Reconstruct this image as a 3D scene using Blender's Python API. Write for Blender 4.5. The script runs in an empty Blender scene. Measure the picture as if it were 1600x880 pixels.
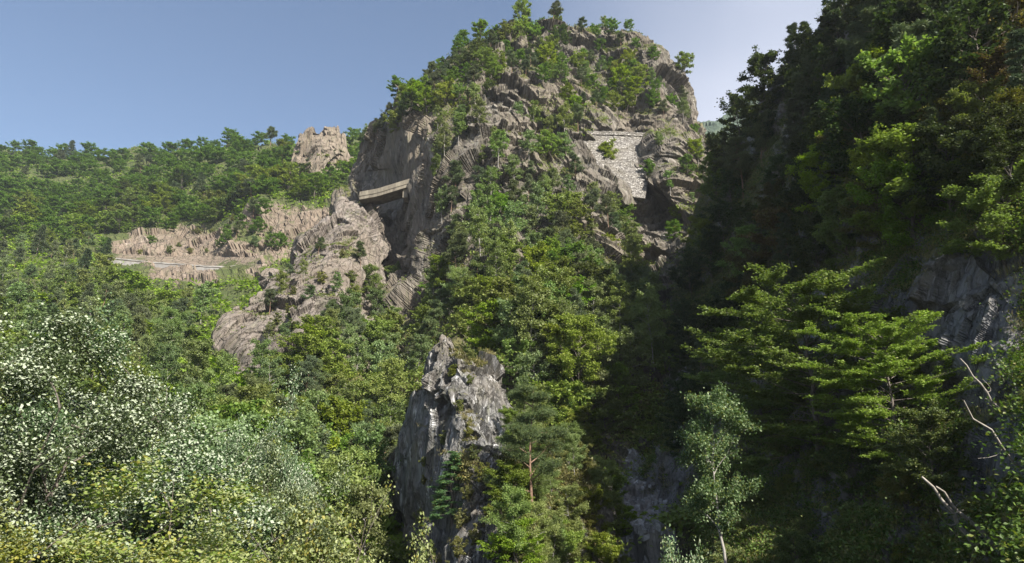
import bpy, math, random
import numpy as np
from mathutils import Vector, Matrix, Quaternion
random.seed(7); RNG = np.random.default_rng(7)
scene = bpy.context.scene
COL = scene.collection
PITCH = math.radians(15.0); F = 1101.0
CP, SP = math.cos(PITCH), math.sin(PITCH)

# ---------------------------------------------------------------- projection
def at(px, py, Y):
    """a point seen in direction (px,py) of the 1600x880 photo, standing Y metres away"""
    px = np.asarray(px, float); py = np.asarray(py, float); Y = np.asarray(Y, float)
    u = (440 - py) / F; r = (px - 800) / F
    dy = CP - u * SP; dz = SP + u * CP
    return np.stack(np.broadcast_arrays(r / dy * Y, Y, dz / dy * Y), -1)
def to_px(p):
    x, y, z = p[0], p[1], p[2]
    f = y * CP + z * SP; u = -y * SP + z * CP
    return 800 + F * x / f, 440 - F * u / f

# ---------------------------------------------------------------- noise
def _h(ix, iy, iz, seed):
    h = (ix.astype(np.int64) * 73856093) ^ (iy.astype(np.int64) * 19349663) ^ (iz.astype(np.int64) * 83492791) ^ (seed * 2654435761)
    h &= 0xffffffff
    h = ((h ^ (h >> 16)) * 0x45d9f3b) & 0xffffffff
    h = ((h ^ (h >> 16)) * 0x45d9f3b) & 0xffffffff
    return (h ^ (h >> 16)) & 0xffffffff
def _hf(ix, iy, iz, seed): return _h(ix, iy, iz, seed) / 4294967295.0
def vnoise(P, seed=0):
    i = np.floor(P).astype(np.int64); f = P - i; f = f * f * (3 - 2 * f); out = 0
    for a in (0, 1):
        for b in (0, 1):
            for c in (0, 1):
                w = (f[:, 0] if a else 1 - f[:, 0]) * (f[:, 1] if b else 1 - f[:, 1]) * (f[:, 2] if c else 1 - f[:, 2])
                out = out + w * _hf(i[:, 0] + a, i[:, 1] + b, i[:, 2] + c, seed)
    return out * 2 - 1
def fbm(P, seed=0, octv=4, gain=.5):
    a, o = 1.0, 0
    for k in range(octv):
        o = o + a * vnoise(P * 2 ** k, seed + k * 17); a *= gain
    return o
def cells(P, seed=0):
    i = np.floor(P).astype(np.int64); n = len(P)
    best = np.full(n, 1e9); sec = np.full(n, 1e9); idd = np.zeros(n, np.int64); cen = np.zeros((n, 3))
    for a in (-1, 0, 1):
        for b in (-1, 0, 1):
            for c in (-1, 0, 1):
                x, y, z = i[:, 0] + a, i[:, 1] + b, i[:, 2] + c
                q = np.stack([x + _hf(x, y, z, seed + 1), y + _hf(x, y, z, seed + 2), z + _hf(x, y, z, seed + 3)], -1)
                d = ((q - P) ** 2).sum(1); m = d < best
                sec = np.where(m, best, np.minimum(sec, d)); best = np.where(m, d, best)
                idd = np.where(m, _h(x, y, z, seed + 9), idd); cen[m] = q[m]
    return best, sec, idd, cen
def facet(P, R, size, stretch, seed):
    """hard-edged slabs: every cell is a plane with its own tilt"""
    q = (P @ R.T) / (size * np.array(stretch))
    b, s, idd, cen = cells(q, seed)
    r = lambda k: ((idd >> k) & 255) / 255.0 * 2 - 1
    g = np.stack([r(0) * 1.15, r(8) * 1.15, r(16) * .3], -1)
    return (r(20) * .5 + (g * (q - cen)).sum(1) * .8), np.sqrt(s) - np.sqrt(b)
def rotm(ax, deg):
    return np.array(Matrix.Rotation(math.radians(deg), 3, ax))

# ---------------------------------------------------------------- objects
def link(o): COL.objects.link(o); return o
def tag(o, label=None, cat=None, group=None, kind=None):
    if label: o['label'] = label
    if cat: o['category'] = cat
    if group: o['group'] = group
    if kind: o['kind'] = kind
    return o
def empty(name, loc=(0, 0, 0)):
    o = bpy.data.objects.new(name, None); o.location = loc; o.empty_display_size = .5
    return link(o)
def mesh_np(name, V, Fq, mat=None, smooth=False, nv=4):
    me = bpy.data.meshes.new(name); V = np.asarray(V, np.float32); Fq = np.asarray(Fq, np.int32)
    me.vertices.add(len(V)); me.vertices.foreach_set('co', V.ravel())
    me.loops.add(Fq.size); me.loops.foreach_set('vertex_index', Fq.ravel())
    me.polygons.add(len(Fq)); me.polygons.foreach_set('loop_start', np.arange(0, Fq.size, nv, dtype=np.int32))
    try: me.polygons.foreach_set('loop_total', np.full(len(Fq), nv, np.int32))
    except Exception: pass
    me.polygons.foreach_set('use_smooth', np.full(len(Fq), bool(smooth)))
    me.update(calc_edges=True)
    if mat: me.materials.append(mat)
    return me
def obj(name, me, parent=None):
    o = bpy.data.objects.new(name, me); o.parent = parent
    return link(o)

# ---------------------------------------------------------------- materials
def newmat(name):
    m = bpy.data.materials.new(name); m.use_nodes = True; nt = m.node_tree; nt.nodes.clear()
    return m, nt, nt.nodes, nt.links
def N(nt, t, **kw):
    n = nt.nodes.new(t)
    for k, v in kw.items():
        if k.startswith('i_'): n.inputs[k[2:].replace('_', ' ')].default_value = v
        else: setattr(n, k, v)
    return n
def ramp(nt, fac, stops, interp='LINEAR'):
    r = nt.nodes.new('ShaderNodeValToRGB'); r.color_ramp.interpolation = interp
    while len(r.color_ramp.elements) < len(stops): r.color_ramp.elements.new(.5)
    for e, (p, c) in zip(r.color_ramp.elements, stops):
        e.position = p; e.color = (c if len(c) == 4 else (*c, 1)) if hasattr(c, '__len__') else (c, c, c, 1)
    nt.links.new(fac, r.inputs[0]); return r.outputs[0]
def mixc(nt, fac, a, b, blend='MIX'):
    m = nt.nodes.new('ShaderNodeMix'); m.data_type = 'RGBA'; m.blend_type = blend
    for s, v in ((0, fac), (6, a), (7, b)):
        if hasattr(v, 'is_output'): nt.links.new(v, m.inputs[s])
        elif hasattr(v, '__len__'): m.inputs[s].default_value = (*v, 1)
        else: m.inputs[s].default_value = v
    return m.outputs[2]
def maths(nt, op, a, b=None, clamp=False):
    m = nt.nodes.new('ShaderNodeMath'); m.operation = op; m.use_clamp = clamp
    for s, v in ((0, a), (1, b)):
        if v is None: continue
        if hasattr(v, 'is_output'): nt.links.new(v, m.inputs[s])
        else: m.inputs[s].default_value = v
    return m.outputs[0]
def noise(nt, vec, scale, detail=5, rough=.6, dist=0.0):
    n = N(nt, 'ShaderNodeTexNoise'); n.inputs['Scale'].default_value = scale; n.inputs['Detail'].default_value = detail
    n.inputs['Roughness'].default_value = rough; n.inputs['Distortion'].default_value = dist
    nt.links.new(vec, n.inputs['Vector']); return n.outputs['Fac']
def mapping(nt, vec, rot=(0, 0, 0), sc=(1, 1, 1)):
    if any(rot) and tuple(sc) != (1, 1, 1): vec = mapping(nt, vec, rot)      # turn first, then stretch
    if tuple(sc) != (1, 1, 1): rot = (0, 0, 0)
    m = N(nt, 'ShaderNodeMapping'); m.inputs['Rotation'].default_value = [math.radians(a) for a in rot]; m.inputs['Scale'].default_value = sc
    nt.links.new(vec, m.inputs['Vector']); return m.outputs[0]

def rock_mat(name, dark, mid, light, grass, grass2, scale=1.0, lightamt=.6, rot=(0, 25, 0), moss=(.045, .05, .022)):
    m, nt, nd, lk = newmat(name)
    out = N(nt, 'ShaderNodeOutputMaterial'); bs = N(nt, 'ShaderNodeBsdfPrincipled'); bs.inputs['Roughness'].default_value = .85
    bs.inputs['Specular IOR Level'].default_value = .25
    co = N(nt, 'ShaderNodeTexCoord').outputs['Object']
    st = mapping(nt, co, rot, (1, 1, .2))
    n1 = noise(nt, st, .22 * scale, 8, .65, .4); n2 = noise(nt, st, 1.6 * scale, 6, .7); n3 = noise(nt, co, .06 * scale, 3, .5)
    base = ramp(nt, n1, [(.33, dark), (.48, mid), (.6, mid), (.74, light)])
    base = mixc(nt, ramp(nt, n2, [(.35, 1.0), (.6, 0.0)]), base, mixc(nt, .6, base, dark))
    # pale lichen and fresh broken faces
    lich = maths(nt, 'MULTIPLY', ramp(nt, noise(nt, st, .55 * scale, 5, .7, .6), [(.55, 0.0), (.66, 1.0)]), lightamt)
    base = mixc(nt, lich, base, light)
    base = mixc(nt, maths(nt, 'MULTIPLY', ramp(nt, n3, [(.42, 0.0), (.62, 1.0)]), .45), base, (.155, .125, .09))
    # cracks
    vo = N(nt, 'ShaderNodeTexVoronoi'); vo.feature = 'DISTANCE_TO_EDGE'; vo.inputs['Scale'].default_value = .7 * scale
    wv = N(nt, 'ShaderNodeVectorMath'); wv.operation = 'ADD'
    nn = N(nt, 'ShaderNodeTexNoise'); nn.inputs['Scale'].default_value = 1.7 * scale; nn.inputs['Detail'].default_value = 6; lk.new(st, nn.inputs['Vector'])
    lk.new(nn.outputs['Color'], wv.inputs[1]); lk.new(st, wv.inputs[0]); lk.new(wv.outputs[0], vo.inputs['Vector'])
    crack = ramp(nt, vo.outputs['Distance'], [(0, 0.0), (.07, 1.0)])
    cmask = ramp(nt, noise(nt, co, .35 * scale, 4, .6), [(.42, .1), (.62, .8)])
    base = mixc(nt, maths(nt, 'MULTIPLY', maths(nt, 'SUBTRACT', 1.0, crack), cmask), base, mixc(nt, .8, base, (.02, .02, .016)))
    # lichen and algae films
    base = mixc(nt, maths(nt, 'MULTIPLY', ramp(nt, noise(nt, st, .9 * scale, 6, .75), [(.5, 0.0), (.68, 1.0)]), .55), base, (.105, .11, .06))
    # grass and moss cover held in the mesh attribute
    at_ = N(nt, 'ShaderNodeAttribute'); at_.attribute_name = 'veg'
    gn = noise(nt, co, 1.3 * scale, 6, .75); gl = noise(nt, co, .25 * scale, 4, .6)
    gcol = mixc(nt, ramp(nt, gl, [(.38, 0.0), (.62, 1.0)]), grass, grass2)
    gcol = mixc(nt, ramp(nt, gn, [(.3, .0), (.7, 1.0)]), moss, gcol)
    vf = maths(nt, 'ADD', at_.outputs['Fac'], maths(nt, 'MULTIPLY', maths(nt, 'SUBTRACT', gn, .5), 1.3))
    vf = ramp(nt, vf, [(.42, 0.0), (.58, 1.0)])
    sc_ = N(nt, 'ShaderNodeAttribute'); sc_.attribute_name = 'scree'
    sv = N(nt, 'ShaderNodeTexVoronoi'); sv.inputs['Scale'].default_value = 1.6; lk.new(co, sv.inputs['Vector'])
    scol = mixc(nt, sv.outputs['Color'], (.17, .16, .155), (.3, .285, .27)); 
    base = mixc(nt, vf, base, gcol)
    base = mixc(nt, sc_.outputs['Fac'], base, scol)
    lk.new(base, bs.inputs['Base Color'])
    h = maths(nt, 'ADD', maths(nt, 'MULTIPLY', n2, .5), maths(nt, 'MULTIPLY', crack, .35))
    h = maths(nt, 'ADD', h, maths(nt, 'MULTIPLY', noise(nt, co, 6 * scale, 4, .7), .18))
    h = maths(nt, 'ADD', h, maths(nt, 'MULTIPLY', sv.outputs['Distance'], .0))
    bu = N(nt, 'ShaderNodeBump'); bu.inputs['Strength'].default_value = .9; bu.inputs['Distance'].default_value = .6 / scale
    lk.new(h, bu.inputs['Height']); lk.new(bu.outputs[0], bs.inputs['Normal'])
    lk.new(bs.outputs[0], out.inputs[0]); return m

def leaf_mat(name, a, b, back=None, trans=.3, rough=.5, hue=.06, yell=(.16, .17, .03), yamt=.15, backshare=1.0):
    """leaf: a..b varies by leaf and by tree, paler underside if given"""
    m, nt, nd, lk = newmat(name)
    out = N(nt, 'ShaderNodeOutputMaterial')
    oi = N(nt, 'ShaderNodeObjectInfo'); ge = N(nt, 'ShaderNodeNewGeometry')
    rnd = ge.outputs['Random Per Island']
    c = mixc(nt, rnd, a, b)
    hs = N(nt, 'ShaderNodeHueSaturation')
    lk.new(maths(nt, 'ADD', maths(nt, 'MULTIPLY', oi.outputs['Random'], hue), .5 - hue * .6), hs.inputs['Hue'])
    r2 = maths(nt, 'FRACT', maths(nt, 'MULTIPLY', oi.outputs['Random'], 7.31))
    lk.new(maths(nt, 'ADD', maths(nt, 'MULTIPLY', r2, .5), .75), hs.inputs['Value'])
    lk.new(maths(nt, 'ADD', maths(nt, 'MULTIPLY', maths(nt, 'FRACT', maths(nt, 'MULTIPLY', oi.outputs['Random'], 13.7)), .3), .8), hs.inputs['Saturation'])
    lk.new(c, hs.inputs['Color']); c = hs.outputs[0]
    if yamt: c = mixc(nt, maths(nt, 'MULTIPLY', maths(nt, 'GREATER_THAN', maths(nt, 'FRACT', maths(nt, 'MULTIPLY', rnd, 37.0)), 1 - yamt), .7), c, yell)
    if back: c = mixc(nt, maths(nt, 'MULTIPLY', ge.outputs['Backfacing'], maths(nt, 'LESS_THAN', rnd, maths(nt, 'MULTIPLY', ramp(nt, noise(nt, N(nt, 'ShaderNodeTexCoord').outputs['Object'], 9, 3), [(.38, .25), (.62, 1.7)]), backshare))), c, back)
    bs = N(nt, 'ShaderNodeBsdfPrincipled'); bs.inputs['Roughness'].default_value = rough; bs.inputs['Specular IOR Level'].default_value = .3
    lk.new(c, bs.inputs['Base Color'])
    tr = N(nt, 'ShaderNodeBsdfTranslucent'); lk.new(mixc(nt, 1.0, c, (1.1, 1.25, .55), 'MULTIPLY'), tr.inputs['Color'])
    mx = N(nt, 'ShaderNodeMixShader'); mx.inputs[0].default_value = trans
    lk.new(bs.outputs[0], mx.inputs[1]); lk.new(tr.outputs[0], mx.inputs[2]); lk.new(mx.outputs[0], out.inputs[0]); return m
def simple_mat(name, a, b, scale=2.0, rough=.85, stretch=(1, 1, 1), bump=.3):
    m, nt, nd, lk = newmat(name)
    out = N(nt, 'ShaderNodeOutputMaterial'); bs = N(nt, 'ShaderNodeBsdfPrincipled'); bs.inputs['Roughness'].default_value = rough
    co = mapping(nt, N(nt, 'ShaderNodeTexCoord').outputs['Object'], (0, 0, 0), stretch)
    n = noise(nt, co, scale, 6, .7); lk.new(ramp(nt, n, [(.35, a), (.65, b)]), bs.inputs['Base Color'])
    bu = N(nt, 'ShaderNodeBump'); bu.inputs['Strength'].default_value = bump; bu.inputs['Distance'].default_value = .1
    lk.new(n, bu.inputs['Height']); lk.new(bu.outputs[0], bs.inputs['Normal']); lk.new(bs.outputs[0], out.inputs[0]); return m

GR1, GR2 = (.085, .10, .03), (.15, .135, .055)
M = {}
M['mountain'] = rock_mat('mountain_rock', (.045, .04, .034), (.145, .128, .108), (.40, .38, .34), GR1, GR2, .9, .4, (0, 12, 0))
M['spur'] = rock_mat('spur_rock', (.085, .07, .06), (.20, .172, .152), (.40, .375, .35), GR1, GR2, .8, .3, (0, -32, 0))
M['hill'] = rock_mat('hill_soil', (.11, .085, .065), (.21, .165, .13), (.34, .295, .25), (.06, .09, .02), (.10, .115, .035), .4, .3, (0, 10, 0))
M['crag'] = rock_mat('crag_rock', (.05, .05, .05), (.17, .168, .165), (.66, .66, .67), GR1, (.17, .145, .06), 2.2, .75, (0, -5, 0))
M['right'] = rock_mat('slope_rock', (.06, .06, .06), (.19, .19, .195), (.42, .42, .42), (.06, .07, .022), (.12, .11, .04), 1.8, .3, (0, -20, 0))
M['tower'] = rock_mat('tower_rock', (.12, .10, .08), (.2, .165, .132), (.28, .24, .20), GR1, GR2, .6, .15, (0, 5, 0))
M['beech'] = leaf_mat('beech_leaf', (.115, .18, .024), (.205, .275, .05), trans=.4, yamt=.07)
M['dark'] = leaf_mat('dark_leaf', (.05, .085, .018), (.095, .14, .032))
M['birch'] = leaf_mat('birch_leaf', (.115, .17, .048), (.19, .25, .08), yamt=.06, trans=.36)
M['pine'] = leaf_mat('pine_needle', (.065, .10, .04), (.125, .165, .07), trans=.12, yamt=.08)
M['spruce'] = leaf_mat('spruce_needle', (.045, .075, .033), (.08, .115, .05), trans=.1, yamt=.04)
M['shrub'] = leaf_mat('shrub_leaf', (.10, .135, .03), (.19, .21, .055), yell=(.2, .17, .05), yamt=.25)
M['grass'] = leaf_mat('dry_grass', (.11, .11, .035), (.22, .19, .08), yell=(.28, .22, .1), yamt=.3)
M['white'] = leaf_mat('whitebeam_leaf', (.045, .085, .03), (.085, .13, .05), back=(.31, .35, .25), trans=.15, yamt=.03, backshare=.52, rough=.6)
M['yellow'] = leaf_mat('yellow_leaf', (.085, .13, .025), (.17, .20, .05), back=(.24, .27, .11), backshare=.6, yamt=.2, yell=(.3, .26, .06))
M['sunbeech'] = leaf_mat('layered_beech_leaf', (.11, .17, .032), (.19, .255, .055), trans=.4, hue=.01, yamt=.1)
M['deep'] = leaf_mat('shade_darkened_leaf', (.03, .05, .015), (.07, .10, .028), trans=.25, yamt=.05)  # shade of the right slope put into a darker leaf colour
M['rust'] = leaf_mat('olive_brown_leaf', (.075, .065, .022), (.14, .115, .035))
M['faraway'] = simple_mat('distant_forest', (.025, .045, .03), (.05, .075, .04), .15)
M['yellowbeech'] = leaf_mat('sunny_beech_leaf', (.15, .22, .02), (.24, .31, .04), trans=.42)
M['fresh'] = leaf_mat('fresh_conifer', (.06, .12, .04), (.11, .18, .07), trans=.2)
M['silver'] = leaf_mat('silvery_leaf', (.07, .115, .045), (.13, .18, .08), back=(.2, .26, .13), trans=.35, backshare=.3)
M['white2'] = leaf_mat('pale_green_leaf', (.06, .105, .035), (.11, .16, .06), back=(.26, .30, .18), trans=.25, backshare=.4)
M['greywall'] = simple_mat('grey_wall', (.2, .19, .18), (.3, .29, .27), .5, stretch=(1, 1, .4))
M['boulder'] = simple_mat('boulder_rock', (.16, .16, .16), (.34, .34, .34), 1.5)
M['bark'] = simple_mat('bark', (.07, .055, .045), (.14, .12, .10), 6)
M['birchbark'] = simple_mat('birch_bark', (.12, .11, .10), (.34, .32, .29), 3, stretch=(1, 1, 3))
M['pinebark'] = simple_mat('pine_bark', (.12, .07, .045), (.22, .14, .10), 5)
M['dead'] = simple_mat('dead_wood', (.15, .13, .11), (.33, .30, .26), 5)
M['concrete'] = simple_mat('weathered_concrete', (.10, .085, .065), (.23, .205, .155), .6, stretch=(1, 1, .3))
M['pale'] = simple_mat('pale_concrete', (.16, .15, .135), (.36, .345, .32), .35)
M['asphalt'] = simple_mat('asphalt', (.045, .045, .045), (.06, .06, .06), 3)

# masonry of rough pale stones
def masonry_mat():
    m, nt, nd, lk = newmat('rubble_masonry')
    out = N(nt, 'ShaderNodeOutputMaterial'); bs = N(nt, 'ShaderNodeBsdfPrincipled'); bs.inputs['Roughness'].default_value = .9
    co = N(nt, 'ShaderNodeTexCoord').outputs['Object']; st = mapping(nt, co, (0, 0, 0), (1, 1, 1.7))
    v = N(nt, 'ShaderNodeTexVoronoi'); v.inputs['Scale'].default_value = 1.9; lk.new(st, v.inputs['Vector'])
    e = N(nt, 'ShaderNodeTexVoronoi'); e.feature = 'DISTANCE_TO_EDGE'; e.inputs['Scale'].default_value = 1.9; lk.new(st, e.inputs['Vector'])
    g = N(nt, 'ShaderNodeSeparateColor'); lk.new(v.outputs['Color'], g.inputs[0])
    c = ramp(nt, g.outputs[0], [(0, (.10, .09, .08)), (.5, (.22, .205, .185)), (1, (.42, .40, .37))])
    c = mixc(nt, ramp(nt, e.outputs['Distance'], [(0, 1.0), (.09, 0.0)]), c, (.11, .10, .09))
    c = mixc(nt, maths(nt, 'MULTIPLY', ramp(nt, noise(nt, co, .25, 4), [(.45, 0.0), (.65, 1.0)]), .5), c, (.2, .18, .14))
    lk.new(c, bs.inputs['Base Color'])
    bu = N(nt, 'ShaderNodeBump'); bu.inputs['Strength'].default_value = 1; bu.inputs['Distance'].default_value = .25
    lk.new(ramp(nt, e.outputs['Distance'], [(0, 0.0), (.15, 1.0)]), bu.inputs['Height']); lk.new(bu.outputs[0], bs.inputs['Normal'])
    lk.new(bs.outputs[0], out.inputs[0]); return m
M['masonry'] = masonry_mat()

# ---------------------------------------------------------------- terrain sheets
def tps(ctrl):
    c = np.array(ctrl, float); P = c[:, :2] / 100; v = np.log(c[:, 2]); n = len(P)
    k = lambda r2: .5 * r2 * np.log(r2 + 1e-9)
    A = np.zeros((n + 3, n + 3)); d = ((P[:, None] - P[None]) ** 2).sum(-1)
    A[:n, :n] = k(d) + np.eye(n) * .02; A[:n, n] = 1; A[:n, n + 1:] = P; A[n, :n] = 1; A[n + 1:, :n] = P.T
    w = np.linalg.solve(A, np.concatenate([v, [0, 0, 0]]))
    def f(px, py):
        q = np.stack([px.ravel(), py.ravel()], -1) / 100; o = np.zeros(len(q))
        for s in range(0, len(q), 40000):
            qq = q[s:s + 40000]; o[s:s + 40000] = k(((qq[:, None] - P[None]) ** 2).sum(-1)) @ w[:n] + w[n] + qq @ w[n + 1:]
        return np.exp(o).reshape(px.shape)
    return f
def gridnormals(V):
    du = np.gradient(V, axis=1); dv = np.gradient(V, axis=0)
    n = np.cross(dv, du); n /= np.linalg.norm(n, axis=-1, keepdims=True) + 1e-9
    return n
def inpoly(px, py, poly):
    ins = np.zeros(np.shape(px), bool); n = len(poly)
    for i in range(n):
        x1, y1 = poly[i]; x2, y2 = poly[(i + 1) % n]
        if y1 == y2: continue
        c = ((y1 > py) != (y2 > py)) & (px < (x2 - x1) * (py - y1) / (y2 - y1) + x1); ins ^= c
    return ins
SHEETS = {}
def sheet(name, sky, ctrl, pxr, bottom, nx, ny, mat, rock, vegbias, blobs=(), screes=(), flats=(), rot2=None, back=60, seed=1, rot=20, skyj=6):
    xs = np.linspace(pxr[0], pxr[1], nx); sk = np.array(sky, float)
    top = np.interp(xs, sk[:, 0], sk[:, 1])
    jx = np.stack([xs / 14, xs * 0 + seed, xs * 0], -1); top = top + skyj * fbm(jx, seed, 4, .6)
    t = np.linspace(0, 1, ny)[:, None]
    PY = top[None] * (1 - t) + bottom * t; PX = np.repeat(xs[None], ny, 0)
    Y = tps(ctrl)(PX, PY); V = at(PX, PY, Y)
    nb = 16; bk = []
    for k in range(nb, 0, -1):                         # back side falling away behind the skyline
        s = (k / nb) ** 1.6 * back; q = V[0].copy(); dirx = q[:, 0] / q[:, 1]
        q[:, 1] += s; q[:, 0] += dirx * s; q[:, 2] -= s * (.25 + .7 * s / back); bk.append(q)
    ft = []
    for k in range(1, 7):                              # foot plunging into the gorge
        s = k / 6 * 40; q = V[-1].copy(); q[:, 1] -= s * .12; q[:, 2] -= s; ft.append(q)
    V = np.concatenate([np.stack(bk), V, np.stack(ft)], 0)
    PXf = np.concatenate([np.repeat(xs[None], nb, 0), PX, np.repeat(xs[None], 6, 0)], 0)
    PYf = np.concatenate([np.repeat(top[None], nb, 0), PY, np.repeat(PY[-1:], 6, 0)], 0)
    n = gridnormals(V)
    for _ in range(6): n[1:-1, 1:-1] = (n[1:-1, 1:-1] * 2 + n[:-2, 1:-1] + n[2:, 1:-1] + n[1:-1, :-2] + n[1:-1, 2:]) / 6
    n /= np.linalg.norm(n, axis=-1, keepdims=True); P = V.reshape(-1, 3); nn = n.reshape(-1, 3)
    R = rotm('Y', rot) @ rotm('X', -12)
    d = np.zeros(len(P)); edge = np.ones(len(P))
    Pw = P + np.stack([fbm(P / 11, seed + 50, 3), fbm(P / 11, seed + 60, 3), fbm(P / 11, seed + 70, 3)], -1) * 1.0
    for size, amp in rock:
        if size > 0:
            f, e = facet(Pw, R, size, (1, 1, 4.0 if size > 3.5 else 3.0), seed + int(size * 10))
            if rot2 is not None:
                fb, e = facet(Pw, rotm('Y', rot2) @ rotm('X', -12), size, (1, 1, 4.0 if size > 3.5 else 3.0), seed + int(size * 10)); f = np.where(PXf.ravel() + 30 * vnoise(P / 12, 99) < 850, fb, f)
            d += f * amp
        else: d += fbm(P / -size, seed + 5, 4) * amp
    rockm = np.ones(PXf.shape); vb = np.full(PXf.shape, float(vegbias))
    for (bx, by, rx, ry, val) in blobs:
        w = np.exp(-(((PXf - bx) / rx) ** 2 + ((PYf - by) / ry) ** 2) ** 2); vb = vb * (1 - w) + val * w
    amp_mask = np.clip(1.15 - vb.ravel() * .8, .35, 1.0)
    for poly in flats: amp_mask[inpoly(PXf, PYf, poly).ravel()] = .08
    # where the surface runs away from the grid (long thin cells) even out row-to-row and column-to-column steps
    lu_ = np.linalg.norm(np.gradient(V, axis=1), axis=-1); lw_ = np.linalg.norm(np.gradient(V, axis=0), axis=-1)
    dg = (d * amp_mask).reshape(V.shape[:2])
    def bl(a, ax, k):
        for _ in range(k): a = (a + np.roll(a, 1, ax) + np.roll(a, -1, ax)) / 3
        return a
    w1 = bl(bl(np.clip((lu_ / lw_ - 1.25) / 1.5, 0, 1), 0, 8), 1, 8); w2 = bl(bl(np.clip((lw_ / lu_ - 2.0) / 3, 0, 1), 0, 8), 1, 8)
    dg = dg * (1 - w1) + bl(dg, 0, 70) * w1; dg = dg * (1 - w2) + bl(dg, 1, 10) * w2
    P2 = P + nn * dg.reshape(-1)[:, None]
    V2 = P2.reshape(V.shape); n2 = gridnormals(V2)
    # blurred slope for plant cover: ledges hold plants
    nz = n2[..., 2].copy()
    for _ in range(2):
        nz = (nz + np.roll(nz, 1, 0) + np.roll(nz, -1, 0) + np.roll(nz, 1, 1) + np.roll(nz, -1, 1)) / 5
    veg = vb + (nz - .45) * 1.1 + fbm(P / 9, seed + 90, 4).reshape(vb.shape) * .3
    scree = np.zeros(PXf.shape)
    for poly in screes: scree[inpoly(PXf, PYf, poly)] = 1
    veg = np.clip(veg, 0, 1); veg[scree > .5] = 0
    H, W = V.shape[:2]; idx = np.arange(H * W).reshape(H, W)
    Fq = np.stack([idx[:-1, :-1], idx[1:, :-1], idx[1:, 1:], idx[:-1, 1:]], -1).reshape(-1, 4)
    me = mesh_np(name, P2, Fq, mat, smooth=False)
    a = me.attributes.new('veg', 'FLOAT', 'POINT'); a.data.foreach_set('value', veg.ravel().astype(np.float32))
    a = me.attributes.new('scree', 'FLOAT', 'POINT'); a.data.foreach_set('value', scree.ravel().astype(np.float32))
    o = obj(name, me)
    def look(px, py):
        """surface point met in direction (px,py)"""
        i = int(round((px - pxr[0]) / (pxr[1] - pxr[0]) * (nx - 1)))
        if i < 0 or i >= nx: return None
        tt = (py - top[i]) / (bottom - top[i])
        if tt < -.03 or tt > 1: return None
        j = int(round(max(0, tt) * (ny - 1))) + nb
        return V2[j, i], n2[j, i], veg[j, i]
    SHEETS[name] = dict(o=o, look=look, V=V2, n=n2, veg=veg, px=PXf, py=PYf, top=lambda x: np.interp(x, xs, top), nb=nb, scree=scree)
    return o

# -- left hillside
o = sheet('hillside',
    [(-300, 190), (0, 226), (60, 238), (110, 246), (150, 248), (220, 238), (300, 230), (370, 222), (430, 224), (460, 232), (520, 232), (560, 215), (700, 190)],
    [(-300,190,560),(0,225,520),(150,243,500),(300,222,470),(430,215,430),(560,205,420),(700,190,430),
     (-300,320,400),(0,320,390),(200,320,365),(400,300,330),(540,290,320),(700,290,330),
     (-300,400,300),(0,400,300),(200,398,300),(330,408,290),(450,400,270),(700,400,280),
     (200,375,322),(300,380,315),(-300,500,200),(0,500,200),(200,500,205),(350,500,205),(700,500,220),
     (-300,600,130),(0,600,130),(200,600,140),(400,600,140),(560,600,150),(700,600,150),
     (-300,750,80),(0,750,85),(300,750,90),(500,750,95),(700,750,100),
     (-300,960,50),(0,960,50),(300,960,50),(500,960,58),(700,960,66)],
    (-300, 700), 960, 560, 420, M['hill'], [(14, 4.0), (5, 1.4), (2, .5), (-40, 6)], .85,
    [(270, 388, 110, 36, -.4), (455, 350, 75, 38, .12), (410, 400, 50, 35, .2), (290, 430, 70, 26, -.2)], seed=3, rot=10, skyj=4, flats=[[(140, 393), (410, 402), (410, 424), (300, 426), (140, 414)]])
tag(o, kind='structure')
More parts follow.
